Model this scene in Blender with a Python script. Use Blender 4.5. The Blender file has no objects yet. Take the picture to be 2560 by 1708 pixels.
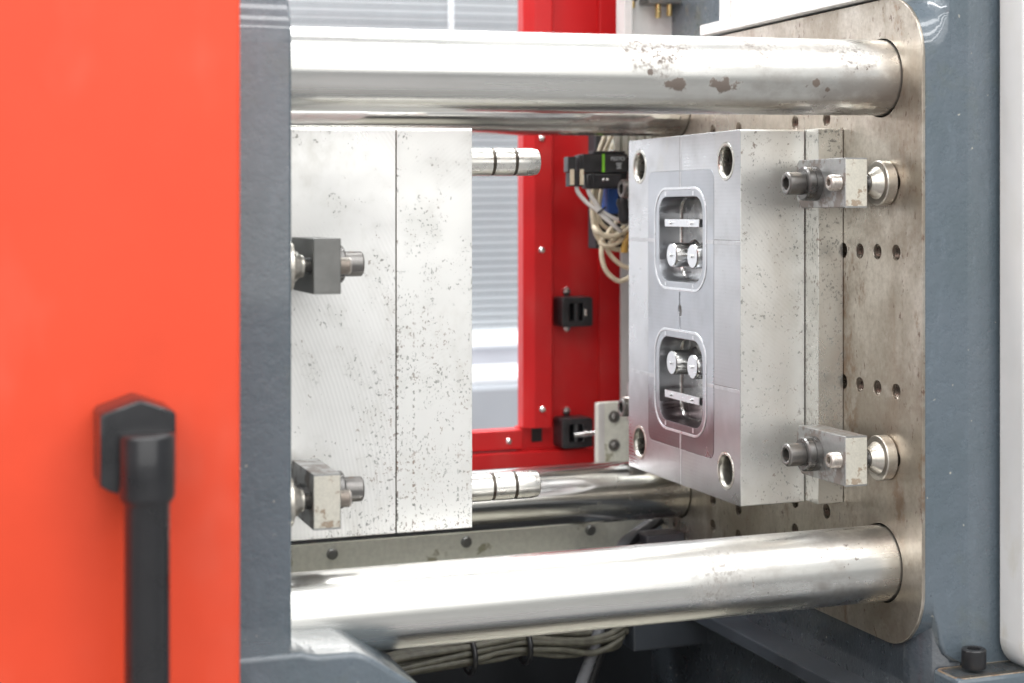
import bpy, bmesh, math, random
from mathutils import Vector, Matrix
random.seed(7)
PI = math.pi
SC = bpy.context.scene
COL = SC.collection

# ------------------------------------------------------------------ camera
cam_d = bpy.data.cameras.new("camera"); cam = bpy.data.objects.new("camera", cam_d); COL.objects.link(cam)
YAW = math.atan(1430/4200)
cam.location = (-0.9504, -1.5694, 0.1181)
cam.rotation_euler = (PI/2, 0, -YAW)
cam_d.sensor_width = 36; cam_d.lens = 4200/2560*36
cam_d.shift_y = -(854-528)/2560
cam_d.clip_start = 0.05; cam_d.clip_end = 100
cam_d.dof.use_dof = True; cam_d.dof.focus_distance = 1.86
cam_d.dof.aperture_fstop = 59.06/13.5
SC.camera = cam

# ------------------------------------------------------------------ world and lamps
W = bpy.data.worlds.new("World"); SC.world = W; W.use_nodes = True
bg = W.node_tree.nodes['Background']; bg.inputs[0].default_value = (0.93, 0.97, 1, 1); bg.inputs[1].default_value = 0.32
SC.view_settings.view_transform = 'Standard'; SC.view_settings.look = 'None'
SC.view_settings.exposure = 0.14; SC.view_settings.gamma = 1.0
SC.cycles.max_bounces = 8

def area(name, loc, rot, sx, sy, L, col=(1, 1, 1)):
    d = bpy.data.lights.new(name, 'AREA'); d.shape = 'RECTANGLE'; d.size = sx; d.size_y = sy
    d.energy = L*sx*sy*PI; d.color = col
    o = bpy.data.objects.new(name, d); COL.objects.link(o); o.location = loc; o.rotation_euler = [math.radians(a) for a in rot]
    return o
# rows of ceiling luminaires over the aisle in front, over the machine and over the far aisle, plus an added fill panel behind the camera
area("ceiling_lamp_near", (-1.2, -1.0, 2.3), (0, 0, 0), 7.0, .36, 7.5)
area("ceiling_lamp_aisle", (-1.2, -2.1, 2.3), (0, 0, 0), 7.0, .44, 9)
area("ceiling_lamp_front", (-1.2, -3.7, 2.4), (0, 0, 0), 7.0, .55, 8)
area("ceiling_lamp_machine", (-.6, .62, 2.4), (0, 0, 0), 6.0, .22, 19)
area("ceiling_lamp_far", (.3, 2.0, 2.5), (0, 0, 0), 6.0, .45, 36, (.93, .97, 1))
area("front_fill_light", (-1.6, -5.2, 1.2), (90, 0, 0), 8.0, 2.9, 1.5, (1, .99, .97))

# ------------------------------------------------------------------ helpers
SH = 0.0117            # the machine stands slightly out of level along its length
def lift(p): return Vector((p[0], p[1], p[2]+SH*p[0]))

FLAT = [False]
def finish(bm, name, mat, parent=None, smooth=35, origin=(0, 0, 0), shear=True):
    bmesh.ops.remove_doubles(bm, verts=bm.verts, dist=1e-6)
    bmesh.ops.recalc_face_normals(bm, faces=bm.faces)
    og = Vector(origin)
    for v in bm.verts:
        v.co -= og
        if shear: v.co.z += SH*v.co.x
    me = bpy.data.meshes.new(name); bm.to_mesh(me); bm.free()
    if mat: me.materials.append(mat)
    if smooth:
        me.shade_smooth(); me.set_sharp_from_angle(angle=math.radians(smooth))
        for p in me.polygons:
            if len(p.vertices) > 8: p.use_smooth = False
        if FLAT[0]:
            for p in me.polygons:
                if max(abs(c) for c in p.normal) > .9994: p.use_smooth = False
    FLAT[0] = False
    o = bpy.data.objects.new(name, me); COL.objects.link(o)
    if parent is not None: o.parent = parent
    else: o.location = lift(og)
    return o

def tag(o, label, cat, group=None):
    o['label'] = label; o['category'] = cat
    if group: o['group'] = group
    return o
def thing(name, label, cat, loc=(0, 0, 0), group=None):
    o = bpy.data.objects.new(name, None); o.empty_display_size = 0.02; COL.objects.link(o)
    o.location = lift(loc); return tag(o, label, cat, group)
def structure(o):
    o['kind'] = 'structure'; return o

def box(bm, x0, x1, y0, y1, z0, z1, bev=0.0, seg=2):
    FLAT[0] = True; t = bmesh.new(); bmesh.ops.create_cube(t, size=1)
    for v in t.verts:
        v.co = Vector(((x0+x1)/2+v.co.x*(x1-x0), (y0+y1)/2+v.co.y*(y1-y0), (z0+z1)/2+v.co.z*(z1-z0)))
    if bev: bmesh.ops.bevel(t, geom=list(t.edges), offset=bev, segments=seg, affect='EDGES', profile=0.5)
    merge(bm, t)
def merge(bm, t, mat=None):
    me = bpy.data.meshes.new('tmp'); t.to_mesh(me); t.free()
    if mat: me.transform(mat)
    bm.from_mesh(me); bpy.data.meshes.remove(me)
def boxobj(name, mat, parent, *a, bev=0.0008, seg=2, **k):
    bm = bmesh.new(); box(bm, *a, bev=bev, seg=seg); return finish(bm, name, mat, parent, **k)

def basis(axis):
    a = Vector(axis).normalized()
    u = Vector((0, 0, 1)) if abs(a.z) < 0.9 else Vector((0, 1, 0))
    v = a.cross(u).normalized(); u = v.cross(a).normalized()
    return a, u, v
def loft(bm, org, axis, prof, seg=32, cap0=True, cap1=True, rot=0.0):
    """rings (t, r[, kind]); kind 6 = hexagon across corners r"""
    a, u, v = basis(axis); org = Vector(org); rings = []
    for p in prof:
        t, r = p[0], p[1]; k = p[2] if len(p) > 2 else 0; ring = []
        for i in range(seg):
            th = 2*PI*i/seg+rot; rr = r
            if k:
                s = 2*PI/k; q = (2*PI*i/seg) % s-s/2
                rr = r*math.cos(s/2)/math.cos(q)
            ring.append(bm.verts.new(org+a*t+(u*math.cos(th)+v*math.sin(th))*rr))
        rings.append(ring)
    for A, B in zip(rings, rings[1:]):
        for i in range(seg):
            bm.faces.new((A[i], A[(i+1) % seg], B[(i+1) % seg], B[i]))
    if cap0: bm.faces.new(rings[0][::-1])
    if cap1: bm.faces.new(rings[-1])
def loftobj(name, mat, parent, org, axis, prof, seg=32, cap0=True, cap1=True, **k):
    bm = bmesh.new(); loft(bm, org, axis, prof, seg, cap0, cap1); return finish(bm, name, mat, parent, **k)

def smoothpath(pts, n=8):
    P = [Vector(p) for p in pts]; P = [2*P[0]-P[1]]+P+[2*P[-1]-P[-2]]; out = []
    for i in range(1, len(P)-2):
        for j in range(n):
            t = j/n; a, b, c, d = P[i-1], P[i], P[i+1], P[i+2]
            out.append(0.5*((2*b)+(c-a)*t+(2*a-5*b+4*c-d)*t*t+(3*b-a-3*c+d)*t**3))
    out.append(P[-2]); return out
def tube(bm, pts, r, seg=10, n=8):
    P = smoothpath(pts, n) if n else [Vector(p) for p in pts]; rings = []; u = None
    for i, p in enumerate(P):
        d = (P[min(i+1, len(P)-1)]-P[max(i-1, 0)]).normalized()
        if u is None: _, u, _ = basis(d)
        u = (u-d*u.dot(d)).normalized(); v = d.cross(u)
        rings.append([bm.verts.new(p+(u*math.cos(2*PI*k/seg)+v*math.sin(2*PI*k/seg))*r) for k in range(seg)])
    for A, B in zip(rings, rings[1:]):
        for k in range(seg): bm.faces.new((A[k], A[(k+1) % seg], B[(k+1) % seg], B[k]))
    bm.faces.new(rings[0][::-1]); bm.faces.new(rings[-1])
def tubeobj(name, mat, parent, pts, r, seg=10, n=8, **k):
    bm = bmesh.new(); tube(bm, pts, r, seg, n); return finish(bm, name, mat, parent, smooth=60, **k)

def rrect(u0, u1, v0, v1, r, n=8):
    rs = r if isinstance(r, (tuple, list)) else (r,)*4     # corners: u1v1, u0v1, u0v0, u1v0
    out = []
    for (cu, cv, a0, rr) in ((u1-rs[0], v1-rs[0], 0, rs[0]), (u0+rs[1], v1-rs[1], 90, rs[1]), (u0+rs[2], v0+rs[2], 180, rs[2]), (u1-rs[3], v0+rs[3], 270, rs[3])):
        if rr <= 0: out.append((cu, cv)); continue
        for i in range(n+1):
            a = math.radians(a0+90*i/n); out.append((cu+rr*math.cos(a), cv+rr*math.sin(a)))
    return out
def circ(cu, cv, r, n=28): return [(cu+r*math.cos(2*PI*i/n), cv+r*math.sin(2*PI*i/n)) for i in range(n)]

MYZ = Matrix(((0, 0, 1, 0), (1, 0, 0, 0), (0, 1, 0, 0), (0, 0, 0, 1)))      # outline in (y,z), thickness along x
MXZ = Matrix(((1, 0, 0, 0), (0, 0, -1, 0), (0, 1, 0, 0), (0, 0, 0, 1)))     # outline in (x,z), thickness along -y
def plate(bm, outlines, c0, c1, M=MYZ, bev=0.0006, res=1):
    """flat plate with through holes: outlines[0] is the rim, the rest are holes"""
    FLAT[0] = True; cu = bpy.data.curves.new('tmp', 'CURVE'); cu.dimensions = '2D'; cu.fill_mode = 'BOTH'
    for ol in outlines:
        s = cu.splines.new('POLY'); s.points.add(len(ol)-1); s.use_cyclic_u = True
        for p, (a, b) in zip(s.points, ol): p.co = (a, b, 0, 1)
    cu.extrude = abs(c1-c0)/2-bev; cu.bevel_depth = bev; cu.bevel_resolution = res
    o = bpy.data.objects.new('tmp', cu); me = bpy.data.meshes.new_from_object(o)
    me.transform(M @ Matrix.Translation((0, 0, (c0+c1)/2 if M is MYZ else -(c0+c1)/2)))
    bm.from_mesh(me)
    bpy.data.meshes.remove(me); bpy.data.objects.remove(o); bpy.data.curves.remove(cu)
def plateobj(name, mat, parent, outlines, c0, c1, M=MYZ, bev=0.0006, res=1, **k):
    bm = bmesh.new(); plate(bm, outlines, c0, c1, M, bev, res); return finish(bm, name, mat, parent, **k)

def copy_thing(root, loc, label=None, rz=0):
    r = root.copy(); COL.objects.link(r); r.location = lift(loc); r.rotation_euler.z = rz
    if label: r['label'] = label
    for ch in list(root.children):
        c = ch.copy(); COL.objects.link(c); c.parent = r
        for g in ch.children:
            d = g.copy(); COL.objects.link(d); d.parent = c
    return r

# ------------------------------------------------------------------ materials
class Mat:
    def __init__(s, name):
        s.m = bpy.data.materials.new(name); s.m.use_nodes = True; s.t = s.m.node_tree; s.n = s.t.nodes
        s.b = s.n['Principled BSDF']; s.tc = s.n.new('ShaderNodeTexCoord'); s.co = s.tc.outputs['Object']
    def L(s, a, b): s.t.links.new(a, b)
    def put(s, sock, v):
        if isinstance(v, bpy.types.NodeSocket): s.L(v, sock)
        elif isinstance(v, (tuple, list)): sock.default_value = (*v, 1) if len(v) == 3 and sock.type == 'RGBA' else v
        else: sock.default_value = v
    def map(s, scale=(1, 1, 1), rot=(0, 0, 0), loc=(0, 0, 0), vec=None):
        n = s.n.new('ShaderNodeMapping'); s.L(vec or s.co, n.inputs[0]); n.inputs['Scale'].default_value = scale
        n.inputs['Rotation'].default_value = [math.radians(a) for a in rot]; n.inputs['Location'].default_value = loc; return n.outputs[0]
    def noise(s, scale, det=3, rough=.55, vec=None, dist=0):
        n = s.n.new('ShaderNodeTexNoise'); s.L(vec or s.co, n.inputs['Vector']); n.inputs['Scale'].default_value = scale
        n.inputs['Detail'].default_value = det; n.inputs['Roughness'].default_value = rough; n.inputs['Distortion'].default_value = dist; return n.outputs[0]
    def vor(s, scale, vec=None, feat='F1', rnd=1):
        n = s.n.new('ShaderNodeTexVoronoi'); n.feature = feat; s.L(vec or s.co, n.inputs['Vector']); n.inputs['Scale'].default_value = scale
        n.inputs['Randomness'].default_value = rnd; return n.outputs['Distance']
    def wave(s, scale, vec=None, typ='BANDS', d='X', dist=0, det=0):
        n = s.n.new('ShaderNodeTexWave'); n.wave_type = typ
        if typ == 'BANDS': n.bands_direction = d
        else: n.rings_direction = d
        s.L(vec or s.co, n.inputs['Vector']); n.inputs['Scale'].default_value = scale; n.inputs['Distortion'].default_value = dist
        n.inputs['Detail'].default_value = det; return n.outputs['Fac']
    def step(s, x, a, b, lo=0., hi=1.):
        n = s.n.new('ShaderNodeMapRange'); n.interpolation_type = 'SMOOTHSTEP'; s.put(n.inputs[0], x)
        for i, v in enumerate((a, b, lo, hi)): s.put(n.inputs[i+1], v)
        return n.outputs[0]
    def math(s, op, a, b=0.):
        n = s.n.new('ShaderNodeMath'); n.operation = op; s.put(n.inputs[0], a); s.put(n.inputs[1], b); return n.outputs[0]
    def mix(s, f, a, b):
        n = s.n.new('ShaderNodeMix'); n.data_type = 'RGBA'; s.put(n.inputs[0], f); s.put(n.inputs[6], a); s.put(n.inputs[7], b); return n.outputs[2]
    def axis(s, k):
        n = s.n.new('ShaderNodeSeparateXYZ'); s.L(s.co, n.inputs[0]); return n.outputs[k]
    def bump(s, h, strength=.2, dist=.001):
        n = s.n.new('ShaderNodeBump'); s.put(n.inputs['Height'], h); n.inputs['Strength'].default_value = strength; n.inputs['Distance'].default_value = dist
        s.L(n.outputs[0], s.b.inputs['Normal'])
    def set(s, **k):
        for a, v in k.items(): s.put(s.b.inputs[{'base': 'Base Color', 'metal': 'Metallic', 'rough': 'Roughness', 'spec': 'Specular IOR Level', 'coat': 'Coat Weight', 'coatr': 'Coat Roughness', 'aniso': 'Anisotropic', 'emit': 'Emission Color', 'es': 'Emission Strength'}[a]], v)
        return s

def m_plain(name, base, rough=.45, metal=0., var=.12, scale=30, bump=0., bscale=400):
    M = Mat(name); n = M.noise(scale, 4)
    c = M.mix(M.step(n, .3, .7), [x*(1-var) for x in base], [min(1, x*(1+var)) for x in base])
    M.set(base=c, metal=metal, rough=M.step(n, .3, .7, max(.02, rough-.06), rough+.06))
    if bump: M.bump(M.noise(bscale, 3), bump)
    return M.m

def m_mold(name, base=(.84, .83, .805), seed=0., pits=.60, arc=(0, 0, 0), rough=.33, metal=.7, dens=None, ringk=.10, dash=0., stain_refl_z=0.):
    """ground tool steel: patchy milling arcs, small dark corrosion pits in clusters, faint oil film.
    dens = (ax, az, lo, hi): pits thicken from lo to hi along ax*x+az*z"""
    M = Mat(name); off = M.map(loc=(seed, seed*1.7, seed*.6))
    arcv = M.map(loc=(-arc[0], -arc[1], -arc[2]))
    film = M.noise(6, 4, .6, off); fine = M.noise(420, 2, .6, off); mid = M.noise(24, 5, .68, off)
    ring = M.math('MULTIPLY', M.wave(74, arcv, 'RINGS', 'Y', dist=1.2, det=1), M.step(M.noise(5, 2, .5, M.map(loc=(seed+8, 2, 5))), .44, .60))
    d = .5
    if dens: d = M.step(M.math('ADD', M.math('MULTIPLY', M.axis(0), dens[0]), M.math('MULTIPLY', M.axis(2), dens[1])), dens[2], dens[3], .0, .72)
    spot = M.noise(210, 4, .6, off); clus = M.noise(24, 3, .6, off)
    spot2 = M.noise(400, 3, .6, M.map(scale=(1, 1, .6), loc=(seed+3, 1, 2)))
    gate = M.step(M.math('ADD', clus, M.math('MULTIPLY', d, .22)), .56, .66)
    gate2 = M.step(M.math('ADD', M.noise(60, 2, .5, M.map(loc=(seed, 9, 4))), M.math('MULTIPLY', d, .25)), .58, .68)
    p1 = M.math('MULTIPLY', M.step(spot, pits-.01, pits+.08), gate)
    p2 = M.math('MULTIPLY', M.step(spot2, pits+.02, pits+.06), gate2)
    pit = M.math('MAXIMUM', M.math('MULTIPLY', p1, .72), M.math('MULTIPLY', p2, .62))
    if dash:
        col = M.step(M.noise(90, 1, .5, M.map(scale=(1, 1, .01), loc=(seed, 3, 0))), .60, .66)
        dsh = M.math('MULTIPLY', M.math('MULTIPLY', col, M.step(M.noise(300, 2, .5, M.map(scale=(.5, 1, .7), loc=(seed, 2, 8))), .52, .6)), M.step(d, .4, .62, 0, dash))
        pit = M.math('MAXIMUM', pit, dsh)
    c = M.mix(M.step(film, .35, .7), base, [b*.88 for b in base])
    c = M.mix(M.math('MULTIPLY', M.step(mid, .5, .68), .22), c, (base[0]*.72, base[1]*.72, base[2]*.68))
    c = M.mix(M.math('MULTIPLY', ring, ringk), c, [b*.6 for b in base])
    tint = M.mix(M.step(M.noise(40, 2, .5, off), .45, .65), (.17, .175, .16), (.24, .165, .125))
    blot = M.math('MULTIPLY', M.step(M.noise(11, 5, .7, M.map(scale=(1, 1, .6), loc=(seed+2, seed, 9))), .54, .72), .30)
    c = M.mix(blot, c, (.50, .47, .40))
    if stain_refl_z:      # brownish violet stain low down, with the dark red rail reflection painted in
        zz = M.step(M.math('ADD', M.axis(2), M.math('MULTIPLY', M.math('SUBTRACT', M.noise(14, 4, .6, M.map(scale=(1, 1, .6), loc=(seed, 6, 2))), .5), .14)), -.075, -.135, 0, stain_refl_z)
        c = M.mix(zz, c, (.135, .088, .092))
    c = M.mix(pit, c, tint)
    M.set(base=c, metal=M.math('SUBTRACT', metal, M.math('MULTIPLY', pit, metal*.7)),
          rough=M.math('ADD', M.math('ADD', M.step(film, .3, .7, rough-.06, rough+.08), M.math('MULTIPLY', ring, .05)), M.math('MULTIPLY', pit, .25)))
    h = M.math('ADD', M.math('MULTIPLY', ring, .28), M.math('MULTIPLY', fine, .12)); h = M.math('SUBTRACT', h, M.math('MULTIPLY', pit, 1.2))
    M.bump(h, .12, .0006); return M.m

def m_bar(name, seed, patches=(), rough=.2, blots=()):
    """polished tie bar: lengthwise wipe streaks, oil smears and brown stains near the fixed platen.
    patches = hazy grime (x, y, z, radius, strength); blots = solid brown stains (x, y, z, radius, stretch)"""
    M = Mat(name); st = M.noise(60, 3, .6, M.map(scale=(.03, 1, 1), loc=(seed, 0, 0)))
    sm = M.noise(9, 4, .6, M.map(scale=(.6, 1.5, 1.5), loc=(seed*2, 0, 0))); x = M.axis(0)
    c = M.mix(M.step(st, .3, .7), (.84, .83, .80), (.72, .71, .67))
    cloud = M.math('MULTIPLY', M.step(M.noise(30, 5, .65, M.map(scale=(.7, 1, 1), loc=(seed*3, 1, 0))), .40, .66), M.step(x, -.36, -.05))
    c = M.mix(M.math('MULTIPLY', M.step(sm, .52, .75), .25), c, (.55, .53, .48))
    c = M.mix(M.math('MULTIPLY', cloud, .62), c, (.36, .32, .29))
    def dist(px, py, pz, sx=.6):
        v = M.n.new('ShaderNodeVectorMath'); v.operation = 'DISTANCE'; M.L(M.map(scale=(sx, 1, 1)), v.inputs[0]); v.inputs[1].default_value = (px*sx, py, pz); return v.outputs['Value']
    spots = M.math('MULTIPLY', M.step(M.noise(120, 3, .6, M.map(scale=(1, 1, .75), loc=(seed*5, 3, 1))), .655, .685), M.step(M.math('ADD', M.noise(16, 2, .5, M.map(loc=(seed, 4, 1))), M.step(x, -.45, 0, -.2, .08)), .50, .60))
    tot = M.math('MULTIPLY', spots, .75)
    for (px, py, pz, r, k) in patches:
        q = M.math('ADD', M.math('DIVIDE', dist(px, py, pz), r), M.math('MULTIPLY', M.math('SUBTRACT', M.noise(45, 5, .7), .5), 2.2))
        g = M.math('MULTIPLY', M.step(q, 1.15, .35), M.step(M.noise(190, 5, .75, M.map(loc=(seed, px*9, 0))), .40, .66, .12, 1))
        tot = M.math('MAXIMUM', tot, M.math('MULTIPLY', g, k))
    for (px, py, pz, r, sx) in blots:
        q = M.math('ADD', M.math('DIVIDE', dist(px, py, pz, sx), r), M.math('MULTIPLY', M.math('SUBTRACT', M.noise(75, 4, .65), .5), 2.8))
        tot = M.math('MAXIMUM', tot, M.math('MULTIPLY', M.step(q, 1.0, .75), .85))
    M.set(spec=M.math('SUBTRACT', .5, M.math('MULTIPLY', tot, .45)))
    c = M.mix(tot, c, (.115, .078, .058))
    M.set(base=c, metal=M.math('SUBTRACT', .97, M.math('MULTIPLY', tot, .9)), rough=M.math('ADD', M.math('ADD', M.step(st, .3, .7, rough-.05, rough+.08), M.math('MULTIPLY', cloud, .12)), M.math('MULTIPLY', tot, .35)))
    M.bump(M.noise(110, 3, .6, M.map(scale=(.012, 1, 1))), .16, .0007); return M.m

def m_platen():
    """machined face with oily brown staining, rust blooms and pits"""
    M = Mat('rusty machined platen'); big = M.noise(5, 6, .68, M.map(scale=(1, 1, .7), loc=(3, 1, 0))); fine = M.noise(170, 4, .7)
    run = M.noise(16, 4, .6, M.map(scale=(1, 1, .12), loc=(0, 5, 2)), .4)
    c = M.mix(M.step(big, .38, .62), (.64, .59, .52), (.40, .35, .285))
    c = M.mix(M.math('MULTIPLY', M.step(M.noise(9, 6, .72, M.map(loc=(9, 2, 4))), .50, .66), .55), c, (.30, .235, .18))
    c = M.mix(M.math('MULTIPLY', M.step(run, .56, .72), .45), c, (.30, .20, .13))
    c = M.mix(M.math('MULTIPLY', M.step(M.noise(13, 6, .75, M.map(scale=(1, 1, .6), loc=(2, 6, 4))), .55, .66), .7), c, (.26, .155, .09))
    c = M.mix(M.math('MULTIPLY', M.step(M.noise(19, 5, .7, M.map(loc=(6, 1, 9))), .55, .68), .5), c, (.62, .58, .52))
    pits = M.math('MULTIPLY', M.step(M.noise(170, 3, .6, M.map(scale=(1, 1, .45))), .61, .65), M.step(M.noise(14, 3, .6, M.map(loc=(1, 7, 7))), .46, .58))
    c = M.mix(M.math('MULTIPLY', pits, .85), c, (.11, .055, .035))
    c = M.mix(M.math('MULTIPLY', M.step(fine, .4, .7), .3), c, (.24, .20, .165))
    M.set(base=c, metal=M.math('SUBTRACT', .82, M.math('MULTIPLY', pits, .6)), rough=M.step(big, .3, .7, .25, .42))
    M.bump(fine, .14, .0006); return M.m

def m_grey(name='grey casting paint', base=(.118, .146, .172), dirt=.35):
    """thick brushed machine enamel over a rough casting"""
    M = Mat(name); a = M.noise(260, 4, .6); b = M.noise(75, 4, .6); d = M.noise(8, 5, .65); br = M.noise(38, 4, .65, M.map(scale=(1, 1, .35), rot=(0, 20, 0)), 1.0)
    c = M.mix(M.step(d, .35, .7), base, [x*y for x, y in zip(base, (.84, .88, .86))])
    c = M.mix(M.math('MULTIPLY', M.step(br, .52, .72), .35), c, [min(1, x*1.35) for x in base])
    c = M.mix(M.math('MULTIPLY', M.step(M.noise(7, 5, .7, M.map(loc=(3, 3, 6))), .56, .74), dirt), c, (.13, .14, .075))
    chip = M.step(M.noise(95, 4, .6, M.map(loc=(4, 4, 4))), .705, .72)
    c = M.mix(chip, c, (.42, .41, .36))
    M.set(base=c, rough=M.step(b, .3, .7, .24, .40), coat=.9, coatr=.07)
    M.bump(M.math('ADD', M.math('MULTIPLY', a, .4), b), .65, .0016); return M.m

def m_stained(name, base, rust=(.28, .17, .09), thr=.58, rough=.35, metal=.7, scale=60):
    M = Mat(name); n = M.noise(scale, 5, .65); g = M.noise(scale*6, 3)
    f = M.step(n, thr, thr+.07)
    c = M.mix(M.step(g, .3, .7), base, [b*.88 for b in base]); c = M.mix(M.math('MULTIPLY', f, .75), c, rust)
    M.set(base=c, metal=M.math('SUBTRACT', metal, M.math('MULTIPLY', f, metal*.7)), rough=M.step(n, .4, .7, rough, rough+.2)); M.bump(n, .1, .0004); return M.m

def m_painted(name, base, rough, coat=.3, grime=0.):
    M = Mat(name); n = M.noise(5, 4, .6); f = M.noise(320, 3); w = M.noise(9, 3, .6, M.map(scale=(1, 1, .5), loc=(3, 7, 1)))
    c = M.mix(M.step(n, .3, .7), base, [x*.90 for x in base])
    c = M.mix(M.math('MULTIPLY', M.step(w, .5, .75), .06), c, (.75, .62, .5))
    if grime:
        g = M.math('MULTIPLY', M.step(M.noise(24, 5, .65, M.map(scale=(1, 1, .5))), .45, .7), M.step(M.axis(2), -.16, -.36, .12, 1))
        c = M.mix(M.math('MULTIPLY', g, grime), c, (.55, .48, .30))
    M.set(base=c, rough=M.step(w, .3, .7, rough-.07, rough+.08), coat=coat, coatr=.12)
    M.bump(M.math('ADD', M.math('MULTIPLY', f, .25), n), .12, .0012); return M.m

RED = m_painted('red door paint', (.80, .076, .030), .40, .0)
RED.node_tree.nodes['Principled BSDF'].inputs['Specular IOR Level'].default_value = .32
RED2 = m_painted('red guard paint', (.60, .006, .008), .45, .08)
GREY = m_grey(); GREY_SHADE = m_grey('shaded grey casting paint', (.055, .065, .078), .12)  # second copy: same enamel with the shade under the pad in its colour
PLATEN = m_platen()
MM1 = m_mold('moving mould steel rear plate', base=(.95, .94, .915), seed=1.3, pits=.585, arc=(-.68, 0, -.26), metal=.5, dens=(1., -.33, -.02, .10), dash=.6, ringk=.26)
MM2 = m_mold('moving mould steel front plate', base=(.92, .915, .885), seed=4.1, pits=.575, arc=(-.35, 0, .7), metal=.5, dens=(0., -1., -.30, .15), dash=.9)
FM = m_mold('fixed mould steel', base=(.90, .895, .865), seed=2.2, pits=.595, arc=(.25, 0, .32), rough=.31, metal=.86)
FMC = m_mold('fixed mould clamp plate steel', base=(.70, .69, .65), seed=7.7, pits=.55, arc=(.3, 0, .3), rough=.30, metal=.85)
FMF = m_mold('darkened parting face steel', base=(.53, .535, .55), seed=3.3, pits=.67, arc=(0, .3, -.9), rough=.31, metal=.93, ringk=.04, stain_refl_z=.35)  # dim reflection in this face put into a darker base colour
SEAM = m_plain('oily black seam', (.02, .018, .016), .5, 0, .2, 60)
CORE = m_plain('core pin steel', (.50, .495, .485), .21, 1., .1, 60)
INS = m_mold('insert steel', base=(.47, .485, .515), seed=5.5, pits=.74, arc=(0, .2, -.9), rough=.30, metal=.93, ringk=.0, stain_refl_z=.88)
POL = m_plain('polished steel', (.76, .76, .76), .16, 1., .06, 60)
POL2 = m_plain('satin steel', (.68, .69, .71), .32, .95, .05, 90)
BUSH = m_plain('bushing steel', (.50, .485, .44), .30, 1., .06, 60)
CAVW = m_plain('cavity wall steel', (.50, .49, .475), .24, 1., .3, 45)
BORE = m_plain('honed bore steel', (.20, .19, .17), .3, .55, .2, 60)
DARKHOLE = m_plain('dark threaded bore', (.10, .085, .07), .35, .8, .3, 90)
THREAD = m_plain('thread steel', (.24, .205, .17), .3, .9, .3, 120)
PINM = m_plain('ground pin steel', (.82, .80, .75), .30, .85, .06, 60)
BLKOX = m_stained('blackened bolt steel', (.23, .22, .21), (.22, .15, .11), .60, .3, .85, 90)
BLKW = m_plain('black oxide washer', (.16, .155, .15), .3, .8, .2, 60)
SCREWM = m_stained('worn screw steel', (.62, .57, .52), (.25, .16, .11), .6, .3, .9, 120)
CLAMPS = m_stained('stained clamp steel', (.43, .43, .425), (.17, .13, .105), .50, .33, .8, 42)
CLAMPE = m_stained('pale stained clamp end', (.72, .69, .60), (.26, .17, .10), .575, .42, .5, 75)
DGREYC = m_plain('dark grey clamp steel', (.20, .20, .19), .42, .6, .15, 40)
FOOT = m_stained('stained steel foot', (.68, .64, .57), (.32, .21, .13), .58, .30, .9, 70)
CHROME = m_plain('bright chrome screw', (.8, .8, .79), .15, 1., .05, 60)
BLACK = m_plain('black plastic', (.022, .022, .024), .35, 0, .2, 60)
BLACK2 = m_plain('soft black rubber', (.018, .018, .02), .5, 0, .2, 60)
HBLK = m_plain('handle black plastic', (.018, .018, .020), .32, 0, .12, 40)
HBLK.node_tree.nodes['Principled BSDF'].inputs['Coat Weight'].default_value = .3
WHITE = m_painted('white machine paint', (.88, .87, .85), .4)
WHITEG = m_painted('soiled white cover paint', (.88, .87, .85), .4, .3, .6)
PALE = m_plain('pale grey sheet paint', (.66, .64, .62), .45, 0, .06, 20)
CREAM = m_stained('cream painted rail', (.80, .80, .71), (.26, .24, .13), .60, .5, .0, 22)
BEIGE = m_plain('beige cable jacket', (.66, .58, .43), .45, 0, .1, 80)
BEIGED = m_plain('grey beige cable jacket', (.12, .115, .09), .5, 0, .25, 80)  # jacket darkened: the lack of light below the bar is in the colour
LGREY = m_plain('light grey tube', (.70, .69, .66), .35, 0, .06, 80)
BRASS = m_plain('brass', (.62, .47, .22), .3, 1., .1, 60)
GREEN = m_plain('lime green stripe', (.22, .62, .03), .5, 0, .03)
BLUE = m_plain('blue connector', (.02, .07, .26), .45, 0, .15)
ORANGE = m_plain('orange plug', (.85, .22, .02), .5, 0, .05)
YELL = m_plain('amber sleeve', (.42, .25, .05), .5, 0, .2)
PRINT = m_plain('white print', (.62, .66, .68), .6, 0, .05)
SLAT = m_plain('blind slat enamel', (.82, .86, .88), .5, 0, .03, 12)
WALLM = m_plain('white wall', (.80, .80, .80), .7, 0, .03, 5)
SILLG = m_plain('grey sill', (.42, .43, .47), .5, 0, .05, 8)
FLOORM = m_plain('grey floor coating', (.22, .22, .22), .35, 0, .1, 3)
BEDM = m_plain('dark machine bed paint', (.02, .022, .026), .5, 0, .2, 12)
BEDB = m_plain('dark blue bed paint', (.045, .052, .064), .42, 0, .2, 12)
HOSE = m_plain('dark hose rubber', (.17, .175, .19), .33, 0, .12, 40)
TARN = m_stained('tarnished machined ledge', (.46, .38, .29), (.22, .13, .07), .5, .4, .6, 40)
CHIPM = m_plain('bare chipped edge', (.62, .56, .44), .5, .2, .15, 200)
BARM = [m_bar('tie bar steel upper front', 1.1, ((-.275, -.034, .281, .032, .85), (-.055, -.033, .283, .020, .8), (-.16, -.030, .286, .024, .6)), .26,
              ((-.255, -.036, .243, .0075, .55), (-.205, -.037, .246, .0085, .55), (-.285, -.038, .255, .004, 1), (-.10, -.038, .250, .004, 1), (-.085, -.037, .243, .004, 1))),
        m_bar('tie bar steel lower front', 2.7, ((-.205, -.036, -.242, .022, .55), (-.215, -.037, -.265, .018, .6)), .26),
        m_bar('tie bar steel upper rear', 3.9, (), .17), m_bar('tie bar steel lower rear', 5.3, (), .17)]

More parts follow.
